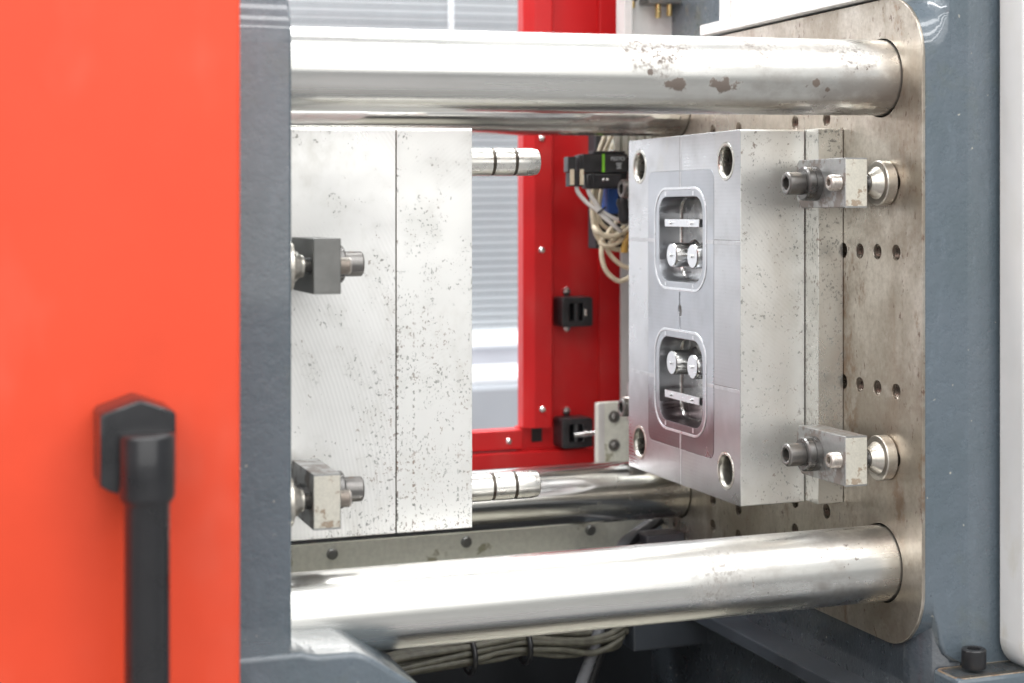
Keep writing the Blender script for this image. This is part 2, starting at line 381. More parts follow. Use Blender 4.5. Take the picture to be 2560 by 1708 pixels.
# ------------------------------------------------------------------ setting
bm = bmesh.new(); box(bm, -8, 8, -7, 5, -1.32, -1.25); structure(finish(bm, 'floor', FLOORM, smooth=0))
wall = bmesh.new(); box(wall, -6, 7, 3.45, 3.6, -1.25, 3.2); structure(finish(wall, 'wall', WALLM, smooth=0))

# ------------------------------------------------------------------ fixed platen
Z1, Z0 = .343, -.338          # machined face
fp = thing('fixed_platen', 'grey painted fixed platen with rust stained drilled steel face on the right', 'machine platen', (0, .26, 0))
OR = (0, .26, 0)
holes = []
for z in (.0745, -.0715):
    for y in (.0796, .0445, .0081, -.0293): holes.append((y, z))
for z in (.148, -.1425):
    for y in (-.0293,): holes.append((y, z))
for y in (.117, .191, .339, .413): holes += [(y, .222), (y, -.222)]
for y in (.191, .339, .413): holes += [(y, .257), (y, -.257)]
for y in (.339, .413): holes += [(y, -.291)]
HR = .0088
rim = rrect(-.078, .598, Z0, Z1, .066, 12)
bm = bmesh.new()
plate(bm, [rim]+[circ(y, z, .0425, 48) for y in (0, .52) for z in (.26, -.257)]+[circ(y, z, HR, 20) for y, z in holes], 0.0, .004, MYZ, .0005)
finish(bm, 'machined_face', PLATEN, fp, origin=OR)
# painted body behind the face: rounded boss that sweeps out into the flat column
bm = bmesh.new(); rings = []
for x, off in ((.0042, -.0004), (.012, 0), (.018, .001), (.024, .004), (.029, .010), (.0325, .019), (.0345, .032)):
    ol = rrect(-.078-off, .598+off, Z0-off, Z1+off, .066+off*.9, 12)
    rings.append([bm.verts.new((x, max(y, -.0775), z)) for y, z in ol])
for A, B in zip(rings, rings[1:]):
    for i in range(len(A)): bm.faces.new((A[i], A[(i+1) % len(A)], B[(i+1) % len(B)], B[i]))
finish(bm, 'boss', GREY, fp, origin=OR, smooth=50)
sweep = [(.0046, -.250), (.0066, -.262), (.0105, -.277), (.0150, -.294), (.0190, -.312), (.0225, -.327), (.0275, -.339), (.036, -.347), (.050, -.350)]
bm = bmesh.new(); vs = [bm.verts.new((x, -.0776, z)) for x, z in sweep+[(.050, -.75), (.17, -.75), (.17, .8), (.0342, .8), (.0342, .2742), (.0046, .2742)]]
f = bm.faces.new(vs); r = bmesh.ops.extrude_face_region(bm, geom=[f])
for e in r['geom']:
    if isinstance(e, bmesh.types.BMVert): e.co.y = -.045
fs = set(vs[:9]); bmesh.ops.bevel(bm, geom=[e for e in bm.edges if e.verts[0] in fs and e.verts[1] in fs], offset=.004, segments=3, affect='EDGES', profile=.5)
box(bm, .0352, .1695, -.0455, .62, -.75, .8)
finish(bm, 'column', GREY, fp, origin=OR, smooth=50)
# threaded bores
for y, z in holes:
    bm = bmesh.new(); prof = [(.0006, HR+.0006), (.0015, HR)]
    for k in range(7): prof += [(.002+k*.002, HR-.0012), (.003+k*.002, HR)]
    prof += [(.018, HR-.001), (.030, HR-.001), (.0305, 0.0002)]
    loft(bm, (0, y, z), (1, 0, 0), prof, 20, False, False); finish(bm, 'threaded_bore', THREAD, fp, origin=OR, smooth=30)
for y in (0, .52):
    for z in (.26, -.257):
        loftobj('bar_bore', DARKHOLE, fp, (0, y, z), (1, 0, 0), [(.001, .0424), (.03, .0424)], 48, False, False, origin=OR)
# lower casting, foot with machined pad
bm = bmesh.new(); arc = [(.0062, .62), (.0062, -.035)]+[(.0062+.040*(1-math.cos(math.radians(a))), -.035-.040*math.sin(math.radians(a))) for a in range(10, 91, 10)]+[(.06, .62)]
plate(bm, [arc], -.70, -.300, Matrix.Identity(4), .001); me_fix = [v for v in bm.verts]
for v in me_fix: v.co.z += -.500-.500
finish(bm, 'lower_web', GREY_SHADE, fp, origin=OR, smooth=40)
bm = bmesh.new(); box(bm, .0135, .16, -.122, -.0765, -.75, -.3515, bev=.004); finish(bm, 'foot', GREY, fp, origin=OR)
bm = bmesh.new(); plate(bm, [rrect(.016, .158, -.119, -.0775, .008, 5)], 0, .004, Matrix(((1, 0, 0, 0), (0, 1, 0, 0), (0, 0, 1, -.3515), (0, 0, 0, 1))), .0008); finish(bm, 'foot_pad', TARN, fp, origin=OR)

def cap_screw(bm, org, axis, r, h, hexr, depth, seg=36):
    """socket head cap screw; org = underside of the head, axis = outwards"""
    loft(bm, org, axis, [(0, r*.97), (.0008, r), (h-.0016, r), (h-.0004, r*.93), (h, r*.88), (h, hexr*1.06), (h-.0006, hexr, 6), (h-depth, hexr, 6), (h-depth-.002, hexr*.3)], seg)
bm = bmesh.new(); cap_screw(bm, (.0475, -.0995, -.3476), (0, 0, 1), .0125, .0195, .0075, .010); o = finish(bm, 'foot_bolt', BLACK, origin=(.0475, -.0995, -.3476))
tag(o, 'black socket head bolt standing on the bare foot of the fixed platen', 'bolt')

# ------------------------------------------------------------------ tie bars
for i, (y, z, lab) in enumerate(((0, .26, 'thick steel tie bar at top front with brown stain patches'), (0, -.257, 'thick steel tie bar at bottom front below the moulds'),
                                 (.52, .26, 'darker steel tie bar at the top rear behind the stained one'), (.52, -.257, 'darker steel tie bar low at the rear passing below the fixed mould'))):
    bm = bmesh.new(); loft(bm, (-1.25, y, z), (1, 0, 0), [(0, .04), (1.2, .04), (1.272, .04)], 96)
    tag(finish(bm, 'tie_bar', BARM[i]), lab, 'tie bar', 'tie bars of the moulding machine')

# ------------------------------------------------------------------ moving platen
mp = thing('moving_platen', 'grey painted moving platen column beside the red door', 'machine platen', (-.75, .26, 0))
OR = (-.75, .26, 0)
bm = bmesh.new()
PX = -.652
plate(bm, [rrect(-.078, .598, -.36, .343, (.066, .066, .0, .0), 14)]+[circ(y, z, .0415, 48) for y in (0, .52) for z in (.26, -.257)], -.86, PX, MYZ, .0025, 2)
finish(bm, 'body', GREY, mp, origin=OR, smooth=40)
prof = [(-.95, -.262), (PX-.002, -.2615), (PX+.004, -.2635), (PX+.012, -.2655), (-.607, -.2663), (-.600, -.2685), (-.592, -.2725), (-.548, -.303), (-.536, -.315), (-.53, -.36), (-.95, -.36)]
bm = bmesh.new(); plate(bm, [prof], -.132, .03, MXZ, .0045, 3); finish(bm, 'foot', GREY, mp, origin=OR, smooth=50)

# ------------------------------------------------------------------ red safety door with handle
dr = thing('safety_door', 'large red sliding safety door filling the left side, out of focus', 'machine door', (-1.2, -.2, -.9)); OR = (-1.2, -.2, -.9)
bm = bmesh.new(); box(bm, -1.75, -.7181, -.2, -.16, -1.15, .85, bev=.0035, seg=3); finish(bm, 'door_panel', RED, dr, origin=OR)
hd = bmesh.new()
pent = [(-.8336, -.0803), (-.8336, -.0295), (-.832, -.0278), (-.8075, -.0195), (-.8053, -.0191), (-.8030, -.0195), (-.7815, -.0278), (-.7800, -.0295), (-.7800, -.0830), (-.784, -.0862), (-.8225, -.0862), (-.8285, -.0840)]
plate(hd, [pent], -.262, -.2005, MXZ, .0016, 1)
hnd = finish(hd, 'handle', HBLK, dr, origin=OR, smooth=40)
bm = bmesh.new(); loft(bm, (-.8012, -.27, -.50), (0, 0, 1), [(0, .0172), (.4040, .0172), (.4055, .0180), (.4095, .0206), (.4115, .0211), (.4555, .0211), (.4575, .0203), (.4585, .0188)], 40)
finish(bm, 'grip', HBLK, hnd, origin=OR, smooth=50)

# ------------------------------------------------------------------ moving mould half
mm = thing('moving_mould', 'pale steel moving mould half of two speckled plates with guide pins', 'mould half', (-.54, .27, 0)); OR = (-.54, .27, 0)
mcy, mcz = .2705, .0
ol = rrect(.11, .4285, -.2083, .2093, (.003, .003, .0008, .0008), 3)
plateobj('clamping_plate', MM1, mm, [rrect(.08, .4585, -.2083, .2093, 0)], PX+.0002, -.6207, bev=.0005, origin=OR)
plateobj('rear_plate', MM1, mm, [ol], -.6204, -.5056, bev=.0005, origin=OR)
plateobj('front_plate', MM2, mm, [ol], -.5044, -.4228, bev=.0005, origin=OR)
boxobj('plate_joint', DARKHOLE, mm, -.5058, -.5042, .1125, .427, -.206, .207, bev=0, origin=OR)
for y in (.147, .394):
    for z in (.1753, -.1735):
        g = loftobj('guide_pin', PINM, mm, (-.4228, y, z), (1, 0, 0), [(0, .0151), (.0312, .0151), (.0314, .0136), (.0346, .0136), (.0348, .0151), (.0562, .0151), (.0564, .0136), (.0596, .0136), (.0598, .0151), (.0785, .0151), (.0795, .0148), (.0845, .0139), (.0858, .0125), (.0861, .011)], 48, origin=OR)
        for t in (.0330, .0580):
            loftobj('oil_groove', DARKHOLE, g, (-.4228, y, z), (1, 0, 0), [(t-.0015, .0137), (t-.0014, .0145), (t+.0014, .0145), (t+.0015, .0137)], 48, False, False, origin=OR)

# ------------------------------------------------------------------ fixed mould half
XA, XL = -.1115, -.0313
fm = thing('fixed_mould', 'steel fixed mould half with two rounded cavities bolted to the platen', 'mould half', (-.06, .27, 0)); OR = (-.06, .27, 0)
bushc = [(.147, .1755), (.3935, .1755), (.147, -.1735), (.3935, -.1735)]
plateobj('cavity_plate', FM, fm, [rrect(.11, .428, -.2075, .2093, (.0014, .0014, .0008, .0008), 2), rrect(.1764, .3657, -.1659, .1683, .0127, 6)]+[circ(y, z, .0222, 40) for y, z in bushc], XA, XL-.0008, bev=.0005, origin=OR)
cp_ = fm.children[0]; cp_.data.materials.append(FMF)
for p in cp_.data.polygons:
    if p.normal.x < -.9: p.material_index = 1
plateobj('clamp_plate', FMC, fm, [rrect(.08, .458, -.2055, .2092, (.001, .001, .0008, .0008), 2)], XL, -.0004, bev=.0005, origin=OR)
cav = [rrect(.2065, .332, .0338, .1372, (.021, .021, .026, .026), 10), rrect(.2065, .332, -.1358, -.0325, (.026, .026, .021, .021), 10)]
run = []
for i in range(13):
    a = math.radians(-60+i*10); run.append((.2705+.0062*math.sin(math.radians(90))*0, 0))
def runner_outline():
    w = .0022; out = []
    out += [(.2705+w, .0205), (.2705+w*.6, .0222), (.2705, .0228), (.2705-w*.6, .0222), (.2705-w, .0205)]
    for i in range(9):
        a = math.radians(110+i*17.5); out.append((.2705+.0058*math.cos(a), .0088*math.sin(a)))
    out += [(.2705-w, -.0195), (.2705-w*.6, -.0212), (.2705, -.0218), (.2705+w*.6, -.0212), (.2705+w, -.0195)]
    for i in range(9):
        a = math.radians(-70+i*17.5); out.append((.2705+.0058*math.cos(a), .0088*math.sin(a)))
    return out
XI = XA-.0003
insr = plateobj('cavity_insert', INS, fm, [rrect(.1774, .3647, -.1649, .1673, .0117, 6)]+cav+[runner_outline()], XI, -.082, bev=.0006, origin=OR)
plateobj('seam_fill', SEAM, fm, [rrect(.1762, .3659, -.1661, .1685, .0128, 6), rrect(.1780, .3641, -.1643, .1667, .0112, 6)], XA+.0007, XA+.004, bev=.0001, origin=OR)
boxobj('insert_back', DARKHOLE, fm, -.0780, -.0755, .17, .372, -.172, .174, bev=0, origin=OR)
XF = -.0815
boxobj('runner_floor', POL2, insr, XI+.0013, XI+.005, .266, .275, .0068, .0235, bev=0, origin=OR)
boxobj('runner_floor', POL2, insr, XI+.0013, XI+.005, .266, .275, -.0225, -.0068, bev=0, origin=OR)
boxobj('sprue_bore', YELL, insr, XI+.005, XI+.008, .263, .278, -.0068, .0068, bev=0, origin=OR)
for k, s in ((0, 1), (1, -1)):
    c = plateobj('cavity_rim', POL2, insr, [rrect(.196, .3445, *((.0246, .1478) if s > 0 else (-.1462, -.0230)), .034, 12), rrect(.1982, .3423, *((.0268, .1456) if s > 0 else (-.1440, -.0252)), .032, 12)], XI-.0007, XI+.0005, bev=.0004, res=2, origin=OR)
    # cavity lining and floor
    bm = bmesh.new(); ol = cav[k]; A = [bm.verts.new((XI+.0006, y, z)) for y, z in ol]; B = [bm.verts.new((XF-.003, y, z)) for y, z in ol]
    cy = .26925; cz = (.0855 if s > 0 else -.0842); D = [bm.verts.new((XF, cy+(y-cy)*.955, cz+(z-cz)*.955)) for y, z in ol]; n = len(ol)
    for P, Q in ((A, B), (B, D)):
        for i in range(n): bm.faces.new((P[i], P[(i+1) % n], Q[(i+1) % n], Q[i]))
    bm.faces.new(D); finish(bm, 'cavity', CAVW, insr, origin=OR, smooth=50)
    for y in (.2938, .2347):
        bm = bmesh.new(); z = .0662*s if s > 0 else -.0640
        loft(bm, (XF+.0002, y, z), (-1, 0, 0), [(0, .0185), (.002, .0178), (.004, .0155), (.006, .0147), (-XI+XF-.0018, .0147), (-XI+XF-.0006, .0138), (-XI+XF-.0003, .0134)], 44)
        cp = finish(bm, 'core_pin', CORE, insr, origin=OR, smooth=40)
        loftobj('core_face', POL2, cp, (XI+.0002, y, z), (-1, 0, 0), [(0, .0137), (.0003, .0137), (.0006, .0134)], 44, origin=OR)
        loftobj('nib', POL, cp, (XI-.0003, y, z), (-1, 0, 0), [(0, .0019), (.002, .0019), (.0024, .0015)], 16, origin=OR)
    zc = .1052 if s > 0 else -.1028
    b = boxobj('core_bar', CORE, insr, XI, XF, .2158, .3138, zc-.0048, zc+.0048, bev=.0004, origin=OR)
    boxobj('bar_face', POL2, b, XI-.0004, XI+.0002, .2164, .3132, zc-.0043, zc+.0043, bev=.0001, origin=OR)
    for y in (.295, .236): loftobj('nib', POL, b, (XI-.0003, y, zc), (-1, 0, 0), [(0, .0018), (.002, .0018), (.0023, .0015)], 16, origin=OR)
    # vent lands around the cavity
    for y in (.233, .312):
        for zz in ((.1378, .1432) if s > 0 else (-.0318, -.0275), (.0290, .0332) if s > 0 else (-.1418, -.1362)):
            boxobj('vent_land', POL2, insr, XI-.00025, XI+.0003, y-.0018, y+.0018, *zz, bev=0, origin=OR)
for y, z in bushc:
    b = loftobj('guide_bushing', BUSH, fm, (XA, y, z), (1, 0, 0), [(.006, .0219), (.0002, .0216), (-.0003, .0213), (-.0003, .0184), (.0005, .0175), (.002, .0164), (.0045, .0158), (.012, .0156)], 44, False, False, origin=OR)
    loftobj('bushing_bore', BORE, b, (XA, y, z), (1, 0, 0), [(.012, .0156), (.03, .0156), (.0302, .0162), (.033, .0162), (.0332, .0156), (.075, .0156), (.0752, .001)], 44, False, False, origin=OR)
# shallow vent grooves across the parting face
VG = m_plain('vent groove steel', (.52, .52, .53), .36, .9, .15, 80)
def groove(y0, y1, z0, z1, x=XA): boxobj('vent_groove', VG, fm, x-.00022, x+.0004, y0, y1, z0, z1, bev=.0001, seg=1, origin=OR)
def slit(y0, y1, z0, z1, x=XA): boxobj('vent_line', DARKHOLE, fm, x-.0001, x+.0004, y0, y1, z0, z1, bev=0, origin=OR)
groove(.3657, .4275, .0812, .0858); groove(.1105, .1763, .0815, .0862); groove(.3657, .4275, -.0868, -.0825); groove(.1105, .1763, -.0832, -.0790)
groove(.345, .3645, .0812, .0858, XI); groove(.1775, .1955, .0815, .0862, XI); groove(.345, .3645, -.0868, -.0825, XI); groove(.1775, .1955, -.0832, -.0790, XI)
slit(.1105, .1763, .0863, .0869); slit(.1105, .1763, -.0789, -.0783)
groove(.2665, .2705, .1684, .209); groove(.2665, .2705, -.207, -.1660); groove(.2665, .2705, .148, .1672, XI); groove(.2665, .2705, -.1648, -.147, XI)
slit(.2706, .2714, .1684, .2088); slit(.2706, .2714, -.207, -.1660); slit(.2706, .2714, .148, .1672, XI)

# ------------------------------------------------------------------ mould clamps (local: platen face at x=0, clamp reaches towards -x)
def make_clamp(loc, label, dark=False):
    r = thing('mould_clamp', label, 'mould clamp', loc, 'clamps holding the mould halves on the platens')
    k = dict(shear=False)
    # bar: long along y, stepped toe towards the mould with cut corners
    bm = bmesh.new(); plate(bm, [[(-.0625, -.0252), (.030, -.0252), (.0405, -.0165), (.0405, .0205), (.036, .0252), (-.0625, .0252)]], -.0580, -.0315, MYZ, .0009, 2)
    finish(bm, 'clamp_bar', CLAMPS, r, **k)
    bm = bmesh.new(); box(bm, -.0572, -.0322, -.0636, -.0630, -.0245, .0245, bev=.0002, seg=1); finish(bm, 'clamp_bar_end', CLAMPE, r, **k)
    y = 0
    s = bmesh.new(); loft(s, (-.0582, 0, 0), (-1, 0, 0), [(0, .0186), (.0068, .0186), (.0072, .0178), (.0084, .0178), (.0088, .0186), (.0142, .0184), (.0158, .0168), (.0158, .010)], 48); finish(s, 'washer', BLKW, r, **k)
    s = bmesh.new(); cap_screw(s, (-.0741, 0, 0), (-1, 0, 0), .0123, .0195, .0076, .011, 48); sc = finish(s, 'cap_screw', BLKOX, r, **k)
    loftobj('socket', DARKHOLE, sc, (-.0936+.0085, 0, 0), (-1, 0, 0), [(0, .0072), (.0004, .0070)], 24, **k)
    loftobj('bolt_shank', BLKW, r, (-.0315, 0, 0), (1, 0, 0), [(0, .008), (.0315, .008)], 24, **k)
    s = bmesh.new(); prof = [(0, .0083)]
    for i in range(5): prof += [(.001+i*.002, .0076), (.002+i*.002, .0084)]
    prof += [(.0118, .0076), (.0124, .0066), (.0124, .0046), (.012, .0042, 6), (.006, .0042, 6), (.0055, .001)]
    loft(s, (-.0578, -.0500, .0), (-1, 0, 0), prof, 36); finish(s, 'set_screw', SCREWM, r, smooth=28, **k)
    s = bmesh.new(); prof = []
    for i in range(6): prof += [(i*.002, .0078), (i*.002+.001, .0085)]
    loft(s, (-.0318, -.0500, 0), (1, 0, 0), prof, 28); finish(s, 'screw_thread', BLKW, r, smooth=28, **k)
    s = bmesh.new(); loft(s, (-.0005, -.0500, 0), (-1, 0, 0), [(0, .0226), (.001, .0238), (.0115, .0238), (.0125, .0230), (.0128, .0172), (.0135, .0168), (.0205, .0112), (.0215, .0108), (.0236, .0104), (.0240, .0085)], 56); finish(s, 'support_foot', FOOT, r, smooth=32, **k)
    return r
c0 = make_clamp((0, .0385, .1478), 'stained clamp with dark bolt on the fixed mould just below the stained tie bar')
copy_thing(c0, (0, .0385, -.1430), 'stained clamp with dark bolt low on the fixed mould, above the bottom front tie bar')
copy_thing(c0, (0, .4985, .1478), 'clamp on the far side of the fixed mould, bolt head seen beside the black valves', PI).scale.x = -1
copy_thing(c0, (0, .4985, -.1430), 'clamp on the far side of the fixed mould, bolt head seen beside the cream bracket', PI).scale.x = -1
def left_clamp(z, label):
    o = copy_thing(c0, (PX, .0385, z), label); o.scale.x = -1; return o
lc = left_clamp(.0740, 'dark grey clamp at mid height on the moving mould beside the grey column')
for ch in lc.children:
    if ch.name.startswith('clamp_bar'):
        ch.material_slots[0].link = 'OBJECT'; ch.material_slots[0].material = DGREYC  # darker steel without stains on bar and end
left_clamp(-.1465, 'bright stained clamp near the bottom of the moving mould beside the grey column')

# ------------------------------------------------------------------ white cover strip above the fixed platen, white cover on the right
t = thing('cover_strip', 'white sheet metal cover resting along the top of the fixed platen', 'machine cover', (0, .2, .36)); OR = (0, .2, .36)
boxobj('flange', WHITE, t, -.012, .03, -.02, .4265, .3465, .3605, bev=.001, origin=OR)
boxobj('upper_panel', WHITE, t, .016, .03, -.06, .40, .3610, .62, bev=.001, origin=OR)
boxobj('side_edge', WHITE, t, .004, .016, .393, .402, .3610, .62, bev=.001, origin=OR)
bm = bmesh.new(); plate(bm, [rrect(.0915, .62, -.352, .9, .028, 8)], -.128, -.084, MXZ, .004, 3)
tag(finish(bm, 'machine_cover', WHITEG, origin=(.3, -.1, 0)), 'white rounded machine cover at the far right edge beside the grey casting', 'machine cover')

# ------------------------------------------------------------------ red rear guard
rg = thing('rear_guard', 'red painted sheet metal guard frame behind the moulds', 'machine guard', (-.1, .75, -.25)); OR = (-.1, .75, -.25)
bm = bmesh.new(); box(bm, -.132, .30, .752, .770, -.33, .75, bev=.001); finish(bm, 'guard_panel', RED2, rg, origin=OR)
bm = bmesh.new(); box(bm, -.1500, -.1318, .7515, .7695, -.33, -.1958, bev=.0005); finish(bm, 'corner_plate', RED2, rg, origin=OR)
prof = [(-.1465, .765), (-.1465, .742), (-.1335, .728), (-.1075, .728), (-.1045, .731), (-.1045, .752)]
bm = bmesh.new(); lo = [bm.verts.new((x, y, -.1955)) for x, y in prof]; hi = [bm.verts.new((x, y, .75)) for x, y in prof]
for i in range(len(prof)): bm.faces.new((lo[i], lo[(i+1) % len(prof)], hi[(i+1) % len(prof)], hi[i]))
bm.faces.new(lo); bm.faces.new(hi[::-1]); finish(bm, 'upright_flange', RED2, rg, origin=OR, smooth=20)
boxobj('side_strip', RED2, rg, -.0258, .0058, .744, .753, -.30, .75, bev=.0015, origin=OR)
boxobj('upper_rail', RED2, rg, -.95, -.1475, .738, .768, -.2265, -.198, bev=.002, origin=OR)
boxobj('lower_rail', RED2, rg, -.95, -.0365, .728, .768, -.2520, -.2290, bev=.002, origin=OR)
boxobj('notch', BLACK, rg, -.1300, -.1140, .7505, .753, -.2185, -.1965, bev=0, origin=OR)
for x, z in ((-.1223, .2251), (-.1223, .0627), (-.1216, -.1689)):
    loftobj('screw', CHROME, rg, (x, .728, z), (0, -1, 0), [(0, .0048), (.002, .0048), (.0035, .0036), (.004, .001)], 16, origin=OR)
loftobj('screw', CHROME, rg, (-.1699, .738, -.2135), (0, -1, 0), [(0, .0048), (.002, .0048), (.0035, .0036), (.004, .001)], 16, origin=OR)
def latch(z, label, bolt):
    l = thing('door_latch', label, 'door latch', (-.073, .752, z), 'black latches on the red guard'); O = (-.073, .752, z)
    bm = bmesh.new(); plate(bm, [rrect(-.0955, -.0500, z-.0205, z+.0205, .003, 3), rrect(-.0865, -.0630, z-.0135, z+.0135, .002, 3)], .712, .7515, MXZ, .001, 1); finish(bm, 'latch_body', BLACK, l, origin=O)
    boxobj('latch_tongue', BLACK2, l, -.0855, -.064, .738, .7515, z-.0125, z+.0125, origin=O)
    loftobj('roller', BLACK, l, (-.0715, .722, z-.018), (0, 0, 1), [(0, .006), (.036, .006)], 18, origin=O)
    boxobj('catch_tab', CHROME, l, -.0625, -.0592, .7105, .7125, z-.006, z+.004, bev=.0003, origin=O)
    for dz in (.0285, -.0255):
        loftobj('screw', CHROME, l, (-.0762, .752, z+dz), (0, -1, 0), [(0, .0066), (.004, .0066), (.0062, .005), (.007, .001)], 18, origin=O)
    if bolt: tubeobj('latch_pin', CHROME, l, [(-.080, .708, z-.002), (-.062, .706, z-.001), (-.03, .704, z+.001), (-.012, .702, z+.002)], .0035, 10, origin=O)
latch(-.0278, 'upper black latch block with empty slot on the red guard', False)
latch(-.2040, 'lower black latch block holding a steel pin on the red guard', True)

br = thing('cream_bracket', 'cream painted bracket with two bolts beside the lower latch', 'bracket', (-.03, .66, -.2)); OR = (-.03, .66, -.2)
plateobj('bracket_plate', CREAM, br, [rrect(-.0617, .03, -.2520, -.1555, .003, 3)], .660, .668, MXZ, .001, origin=OR)
boxobj('bracket_side', PALE, br, -.0617, -.052, .6585, .674, -.2520, -.1560, origin=OR)
for z in (-.1757, -.2165):
    loftobj('bolt', BLKOX, br, (-.0372, .66, z), (0, -1, 0), [(0, .0085), (.0015, .0085), (.0016, .0066), (.0055, .0062), (.007, .004), (.0073, .001)], 20, origin=OR)

# aluminium profile right of the red guard and a slotted cable duct above it
p = boxobj('upright_profile', PALE, None, .0062, .0225, .738, .7435, -.30, .26, bev=.001, origin=(.015, .74, -.3)); tag(p, 'narrow pale upright strip at the edge of the red guard', 'profile')
cd = thing('cable_duct', 'cream slotted cable duct just above the fixed mould, behind it', 'cable duct', (.0, .62, .22)); OR = (.0, .62, .22)
boxobj('duct_back', CREAM, cd, -.072, .09, .640, .644, .19, .245, origin=OR)
for i in range(12): boxobj('duct_finger', CREAM, cd, -.060+i*.012, -.0525+i*.012, .6, .64, .195, .238, bev=.0005, seg=1, origin=OR)

# top plate with pneumatic fittings
tp = thing('fitting_panel', 'pale panel at the top holding brass pneumatic fittings', 'panel', (.02, .62, .42)); OR = (.02, .62, .42)
plateobj('panel_sheet', PALE, tp, [rrect(-.0474, .0932, .33, .75, .002, 3)], .620, .625, MXZ, .0008, origin=OR)
boxobj('side_flange', PALE, tp, -.0474, -.036, .595, .6195, .33, .75, origin=OR)
boxobj('manifold', BLKOX, tp, -.016, .052, .585, .6195, .4085, .45, bev=.002, origin=OR)
for x, zb in ((-.034, .404), (.005, .391), (.0225, .394)):
    f = loftobj('fitting', BRASS, tp, (x, .600, .43), (0, 0, -1), [(0, .0055), (.012, .0055), (.0125, .0042), (.43-zb, .0042), (.4315-zb, .0034)], 18, origin=OR)
    loftobj('collar', BLKOX, f, (x, .600, .418), (0, 0, -1), [(0, .0068), (.006, .0068)], 6, origin=OR)
for x in (.0837,): loftobj('bolt', CHROME, tp, (x, .62, .3978), (0, -1, 0), [(0, .0075), (.001, .0075), (.0012, .006), (.005, .006), (.0055, .005)], 6, origin=OR)

# ------------------------------------------------------------------ valve terminal
vt = thing('valve_terminal', 'black pneumatic valve block with lime green stripe beside the fixed mould', 'valve block', (-.1, .56, .16)); OR = (-.1, .56, .16)
boxobj('solenoid', BLACK, vt, -.1471, -.1353, .555, .572, .1725, .1934, bev=.001, origin=OR)
boxobj('solenoid', BLACK, vt, -.1321, -.1262, .5535, .572, .1725, .1955, bev=.001, origin=OR)
vb = boxobj('valve_body', BLACK, vt, -.1258, -.0600, .555, .578, .1716, .1972, bev=.0012, origin=OR)
boxobj('valve_cap', BLACK2, vt, -.109, -.062, .558, .578, .1975, .2012, bev=.001, origin=OR)
boxobj('colour_stripe', GREEN, vb, -.0977, -.0940, .5543, .556, .1722, .1969, bev=0, origin=OR)
boxobj('sub_base', BLACK, vt, -.1200, -.0670, .558, .578, .1495, .1713, bev=.003, origin=OR)
boxobj('clip', BLACK2, vt, -.1115, -.1075, .5565, .566, .152, .1713, bev=.001, origin=OR)
for x in (-.0889, -.0945): loftobj('screw', CHROME, vt, (x, .558, .1617), (0, -1, 0), [(0, .0024), (.001, .0022), (.0014, .0006)], 12, origin=OR)
loftobj('screw', CHROME, vt, (-.078, .566, .2010), (0, 0, 1), [(0, .0035), (.002, .0032), (.0026, .001)], 12, origin=OR)
for x in (-.1419, -.1280): boxobj('pin_label', BEIGE, vt, x-.0028, x+.0028, .5522, .5545, .1550, .1762, bev=.0004, origin=OR)
boxobj('pin_carrier', BLACK2, vt, -.1445, -.1240, .556, .572, .1530, .1722, bev=.001, origin=OR)
def text(body, x, z, size, y, parent, mat, name):
    cu = bpy.data.curves.new('tmp', 'FONT'); cu.body = body; cu.size = size; cu.extrude = .0001; cu.align_x = 'LEFT'
    o = bpy.data.objects.new('tmp', cu); me = bpy.data.meshes.new_from_object(o)
    me.transform(Matrix.Translation((x, y, z)) @ Matrix.Rotation(PI/2, 4, 'X'))
    bm = bmesh.new(); bm.from_mesh(me); bpy.data.meshes.remove(me); bpy.data.objects.remove(o); bpy.data.curves.remove(cu)
    return finish(bm, name, mat, parent, smooth=0, origin=OR)
text("FESTO", -.0850, .1880, .0072, .5546, vb, PRINT, 'lettering')
for i, (x0, x1) in enumerate(((-.0775, -.0690), (-.0765, -.0695), (-.0755, -.070), (-.0765, -.0695))):
    boxobj('small_print', PRINT, vb, x0, x1, .5546, .5552, .1835-i*.0022, .1845-i*.0022, bev=0, origin=OR)

def cable(name, mat, pts, r, label, cat='cable', group=None, seg=10):
    o = tubeobj(name, mat, None, pts, r, seg, 8, origin=pts[0]); tag(o, label, cat, group); return o
GV = 'cables hanging beside the valve block'
cable('air_tube', LGREY, [(-.1311, .565, .1545), (-.1282, .565, .1447), (-.1165, .565, .1315), (-.1013, .565, .1204), (-.0896, .565, .1099), (-.0748, .565, .0982), (-.064, .57, .091)], .0030, 'light grey air tube from the left end of the black valve block', 'air tube', GV)
cable('air_tube', LGREY, [(-.116, .565, .1545), (-.1119, .565, .1429), (-.1013, .567, .1292), (-.0949, .569, .1212), (-.0819, .569, .1125), (-.0671, .569, .1057), (-.055, .57, .101)], .0030, 'light grey air tube from the middle of the black valve block', 'air tube', GV)
o = tubeobj('cable_tie', BLACK, None, [(-.1005, .563, .1165), (-.0994, .5585, .1188), (-.0947, .5580, .1218), (-.0910, .560, .1240)], .0016, 8, origin=(-.095, .56, .12)); tag(o, 'small black cable tie round the two light grey air tubes', 'cable tie')
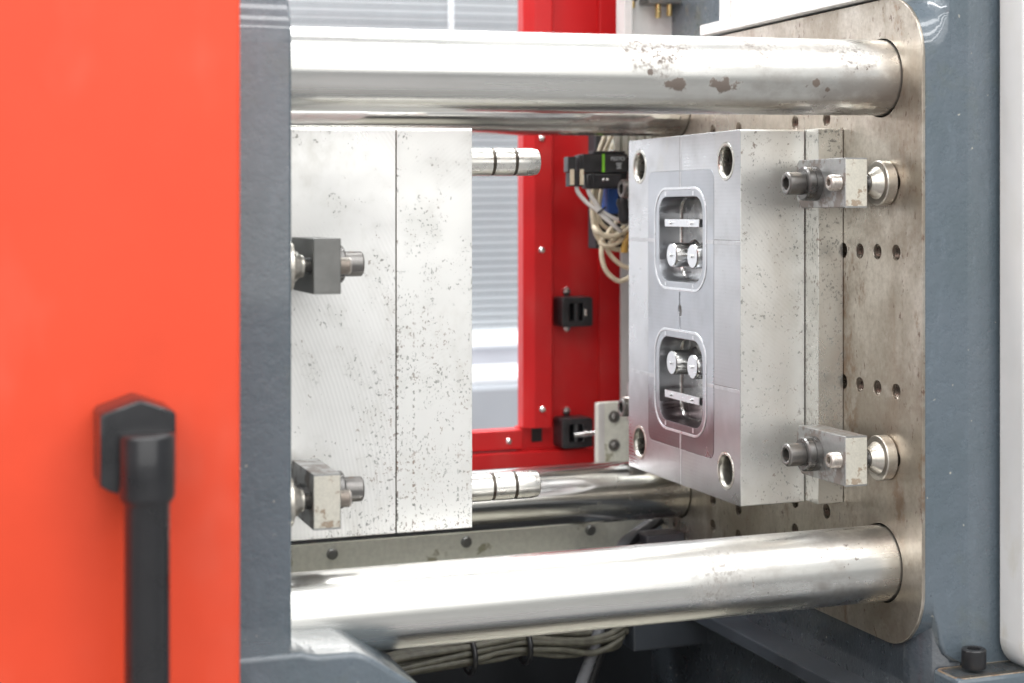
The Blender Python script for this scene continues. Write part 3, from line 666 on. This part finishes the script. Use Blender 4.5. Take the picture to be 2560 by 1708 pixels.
loops = [([(-.0700, .60, .245), (-.0754, .60, .2236), (-.0856, .60, .1958), (-.091, .60, .1625), (-.094, .60, .1237), (-.0922, .60, .1015), (-.0874, .60, .0847), (-.0778, .60, .0735), (-.062, .60, .066), (-.04, .6, .064)], .0034, 'outermost beige cable looping down past the valve block'),
         ([(-.058, .605, .245), (-.0638, .605, .2238), (-.0776, .605, .1903), (-.0845, .605, .157), (-.0875, .605, .1236), (-.0862, .605, .1013), (-.0764, .605, .086), (-.0596, .605, .0802), (-.04, .605, .080)], .0031, 'second beige cable inside the outermost loop by the valve block'),
         ([(-.050, .61, .245), (-.0545, .61, .2212), (-.0666, .61, .1905), (-.0758, .61, .1514), (-.0800, .61, .1179), (-.0756, .61, .1011), (-.0545, .61, .0881), (-.04, .61, .087)], .0031, 'beige cable running close behind the two light grey air tubes'),
         ([(-.097, .588, .098), (-.0948, .58, .0917), (-.0847, .58, .0861), (-.0698, .58, .0847), (-.0549, .58, .09), (-.0429, .58, .0981)], .0036, 'beige cable curving across the middle of the tangle'),
         ([(-.0816, .59, .0865), (-.0836, .59, .0765), (-.0842, .59, .0572), (-.0783, .59, .0377), (-.0657, .59, .0252), (-.0556, .59, .0216), (-.0435, .59, .0263), (-.0327, .59, .0338)], .0033, 'lowest beige cable hanging in a deep loop'),
         ([(-.0815, .595, .080), (-.0757, .595, .068), (-.0679, .595, .0567), (-.0577, .595, .047), (-.0457, .595, .0406), (-.0275, .595, .0391)], .0033, 'beige cable loop just above the lowest loop'),
         ([(-.0575, .582, .1120), (-.063, .582, .1067), (-.0708, .582, .0985), (-.0809, .582, .086), (-.0869, .582, .0795)], .0029, 'short beige cable slanting under the orange plug'),
         ([(-.0434, .586, .106), (-.0494, .586, .101), (-.0584, .586, .0911), (-.0674, .586, .0802), (-.0751, .586, .0737)], .0029, 'short beige cable slanting beside the amber sleeve'),
         ([(-.035, .584, .094), (-.0443, .584, .087), (-.0562, .584, .0789), (-.0682, .584, .0725), (-.0801, .586, .0716), (-.088, .592, .076)], .0030, 'beige cable lying low across the bottom of the tangle')]
for pts, r, lab in loops: cable('cable', BEIGE, pts, r, lab, 'cable', GV)
o = boxobj('blue_connector', BLUE, None, -.0710, -.0540, .60, .63, .1150, .1500, bev=.002, origin=(-.06, .615, .13)); tag(o, 'dark blue connector below the valve block', 'connector')
o = boxobj('orange_plug', ORANGE, None, -.0682, -.0636, .563, .570, .1030, .1080, bev=.001, origin=(-.066, .567, .105)); tag(o, 'tiny orange plug among the beige cables', 'plug')
o = tubeobj('amber_sleeve', YELL, None, [(-.0440, .576, .091), (-.0500, .575, .0813), (-.0555, .575, .0714), (-.0570, .575, .0612)], .0048, 10, origin=(-.055, .575, .07)); tag(o, 'amber sleeve on a cable beside the fixed mould edge', 'cable sleeve')
bm = bmesh.new(); loft(bm, (-.0735, .545, .1370), (.20, 0, -1), [(0, .006), (.006, .0085), (.016, .0070), (.024, .0095), (.033, .0085), (.036, .004)], 14); o = finish(bm, 'taped_joint', BLACK2, origin=(-.07, .545, .12)); tag(o, 'black taped cable joint below the far clamp bolt', 'cable joint')
o = boxobj('dark_mount', BEDM, None, -.0775, .02, .63, .66, .066, .235, bev=.002, origin=(-.03, .64, .1)); tag(o, 'dark mounting plate behind the beige cables', 'mounting plate')

# ------------------------------------------------------------------ bed below the moulds
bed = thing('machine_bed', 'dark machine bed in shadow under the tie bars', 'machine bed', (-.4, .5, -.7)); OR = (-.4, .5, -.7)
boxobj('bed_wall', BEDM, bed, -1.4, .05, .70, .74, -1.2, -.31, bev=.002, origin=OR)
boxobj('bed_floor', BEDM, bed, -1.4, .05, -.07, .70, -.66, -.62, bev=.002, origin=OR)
boxobj('light_block_sill', BEDB, bed, -1.4, .01, -.115, -.08, -1.2, -.385, bev=.004, origin=OR)  # unseen sill, raised to block low front light from the cables
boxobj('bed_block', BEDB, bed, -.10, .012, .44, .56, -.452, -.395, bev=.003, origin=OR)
boxobj('reflect_tray', m_plain('pale tray enamel', (.60, .57, .48), .4, 0, .1, 12), bed, -1.3, -.02, -.07, .36, -.612, -.600, bev=.002, origin=OR)  # unseen pale tray, added to give the bars a light lower reflection
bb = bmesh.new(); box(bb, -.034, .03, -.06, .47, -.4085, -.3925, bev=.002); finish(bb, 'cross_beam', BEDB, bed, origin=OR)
rail = thing('cream_rail', 'cream painted steel rail with bolts running low behind the moving mould', 'machine rail', (-.4, .6, -.36)); OR = (-.4, .6, -.36)
plateobj('rail_plate', CREAM, rail, [rrect(-1.2, -.0748, -.372, -.300, .002, 2)], .600, .615, MXZ, .001, origin=OR)
boxobj('rear_plate', CREAM, rail, -.0745, .06, .63, .645, -.372, -.270, origin=OR)
boxobj('rail_ledge', CREAM, rail, -1.2, -.0748, .570, .5995, -.372, -.3665, origin=OR)
for x, z in ((-.462, -.3276), (-.2774, -.3257), (-.0975, -.3226)):
    loftobj('bolt', DGREYC, rail, (x, .6, z), (0, -1, 0), [(0, .0075), (.003, .0075), (.005, .006), (.0055, .004)], 14, origin=OR)
bm = bmesh.new(); loft(bm, (-.1105, .585, -.3665), (0, 0, 1), [(0, .012), (.018, .012), (.0205, .0105), (.021, .005)], 20); o = finish(bm, 'black_knob', BLACK, origin=(-.1105, .585, -.3665)); tag(o, 'short black knob standing on the cream rail', 'knob')
hs = [(0.0015, 0.585, -0.3076), (-0.0194, 0.565, -0.311), (-0.0539, 0.54, -0.3204), (-0.087, 0.51, -0.3286), (-0.1234, 0.47, -0.3628), (-0.1437, 0.45, -0.419), (-0.1548, 0.45, -0.4541), (-0.1692, 0.45, -0.4913), (-0.1841, 0.45, -0.5335)]
cable('hose', HOSE, hs, .0078, 'thick dark grey hose crossing behind the bottom front tie bar', 'hose')
cable('hose', BLACK2, [(x+.0165, y+.010, z) for x, y, z in hs], .0065, 'black hose running right beside the dark grey hose', 'hose')
o = boxobj('dark_junction_box', m_plain('violet grey enamel', (.10, .095, .11), .45, 0, .1), None, -.055, .0, .50, .54, -.345, -.316, bev=.002, origin=(-.03, .52, -.33)); tag(o, 'dark grey junction box tucked under the lower rear tie bar end', 'junction box')
# cable bundle
GB = 'grey beige cables bundled below the bottom front tie bar'
where = ['front', 'back']
for i in range(12):
    row, colm = divmod(i, 4); z0 = -.4175-row*.0088-(.004 if colm % 2 else 0); y0 = .440+colm*.0088
    j = lambda s: random.uniform(-s, s)
    pts = [(-.62, y0+j(.003), z0-.028+j(.003)), (-.50, y0, z0-.026+j(.004)), (-.41, y0+j(.003), z0-.012+j(.005)), (-.3187, y0, z0-.006+j(.002)), (-.28, y0+j(.003), z0-.002+j(.005)), (-.2456, y0, z0+j(.002)), (-.20, y0+j(.003), z0-.006+j(.005)), (-.155, y0, z0-.008+j(.005))]
    if colm < 2: pts += [(-.118, y0, z0-.001+j(.004)), (-.108-row*.004, y0+.01, z0+.014), (-.110, y0+.02, z0+.05)]
    else: pts += [(-.11, y0, z0+.004), (-.06, y0+.01, z0+.012+j(.004))]
    cable('bundle_cable', BEIGED, pts, .0041, 'grey beige cable bundled with others by black ties below the bottom front tie bar', 'cable', GB, 8)
for x, z, lab in ((-.3187, -.4375, 'black cable tie on the left of the cable bundle'), (-.2456, -.4315, 'wider black cable tie at the middle of the cable bundle')):
    pts = [(x, .455+.028*math.cos(a), z+.0225*math.sin(a)) for a in [2*PI*k/14 for k in range(15)]]
    o = tubeobj('cable_tie', BLACK, None, pts, .0036, 8, 3, origin=(x, .455, z)); tag(o, lab, 'cable tie', 'black ties on the cable bundle')

# ------------------------------------------------------------------ far window with blind
wb = thing('venetian_blind', 'pale venetian blind over the far window, blurred', 'blind', (.2, 3.2, .2)); OR = (.2, 3.2, .2)
pitch = .0236; z = -.243; i = 0
sl = bmesh.new(); n = 6
prof = [(-.5+k/n, .10*(1-(2*k/n-1)**2)) for k in range(n+1)]
A = []
for xx in (-1.1, 1.3):
    A.append([sl.verts.new((xx, .010*u, .0165*(-u)+.006*w)) for u, w in prof])
for k in range(n): sl.faces.new((A[0][k], A[0][k+1], A[1][k+1], A[1][k]))
bmesh.ops.solidify(sl, geom=list(sl.faces), thickness=.0006)
s0 = finish(sl, 'slat', SLAT, wb); s0.location = (0, 0, z-.2)
while z < 1.15:
    z += pitch; s = s0.copy(); COL.objects.link(s); s.parent = wb; s.location = (0, random.uniform(-.001, .001), z-.2); s.rotation_euler.x = random.uniform(-.03, .03)
boxobj('bottom_rail', WALLM, wb, -.9, 1.5, 3.19, 3.215, -.290, -.258, bev=.003, origin=OR)
for x in (-.25, .4771, 1.2):
    bm = bmesh.new(); tube(bm, [(x, 3.184, -.26), (x, 3.184, 1.15)], .0045, 6, 0); finish(bm, 'ladder_cord', WALLM, wb, origin=OR)
wn = thing('far_window', 'white framed far window glowing behind the blind', 'window', (.2, 3.4, .2)); OR = (.2, 3.4, .2)
plateobj('window_frame', WALLM, wn, [rrect(-1.0, 1.6, -.34, 1.3, 0), rrect(-.9, 1.5, -.27, 1.2, 0)], 3.36, 3.44, MXZ, .002, origin=OR)
boxobj('pane', m_plain('dim window glass', (.07, .08, .09), .1, 0, .05), wn, -.9, 1.5, 3.40, 3.41, -.27, 1.2, bev=0, origin=OR)
boxobj('window_sill', WALLM, wn, -1.2, 1.8, 3.10, 3.35, -.388, -.352, bev=.004, origin=OR)
boxobj('sill_shadow_gap', SILLG, wn, -1.2, 1.8, 3.22, 3.35, -.351, -.30, bev=0, origin=OR)
CABM = m_plain('light grey cabinet', (.30, .31, .33), .5, 0, .03, 6)
cb = thing('white_cabinet', 'low white cabinet under the far window', 'cabinet', (.3, 3.1, -.8)); OR = (.3, 3.1, -.8)
boxobj('cabinet_body', CABM, cb, -1.2, 1.8, 2.98, 3.4, -.56, -.392, bev=.004, origin=OR)
boxobj('cabinet_base', SILLG, cb, -1.2, 1.8, 3.0, 3.4, -1.25, -.562, bev=.004, origin=OR)
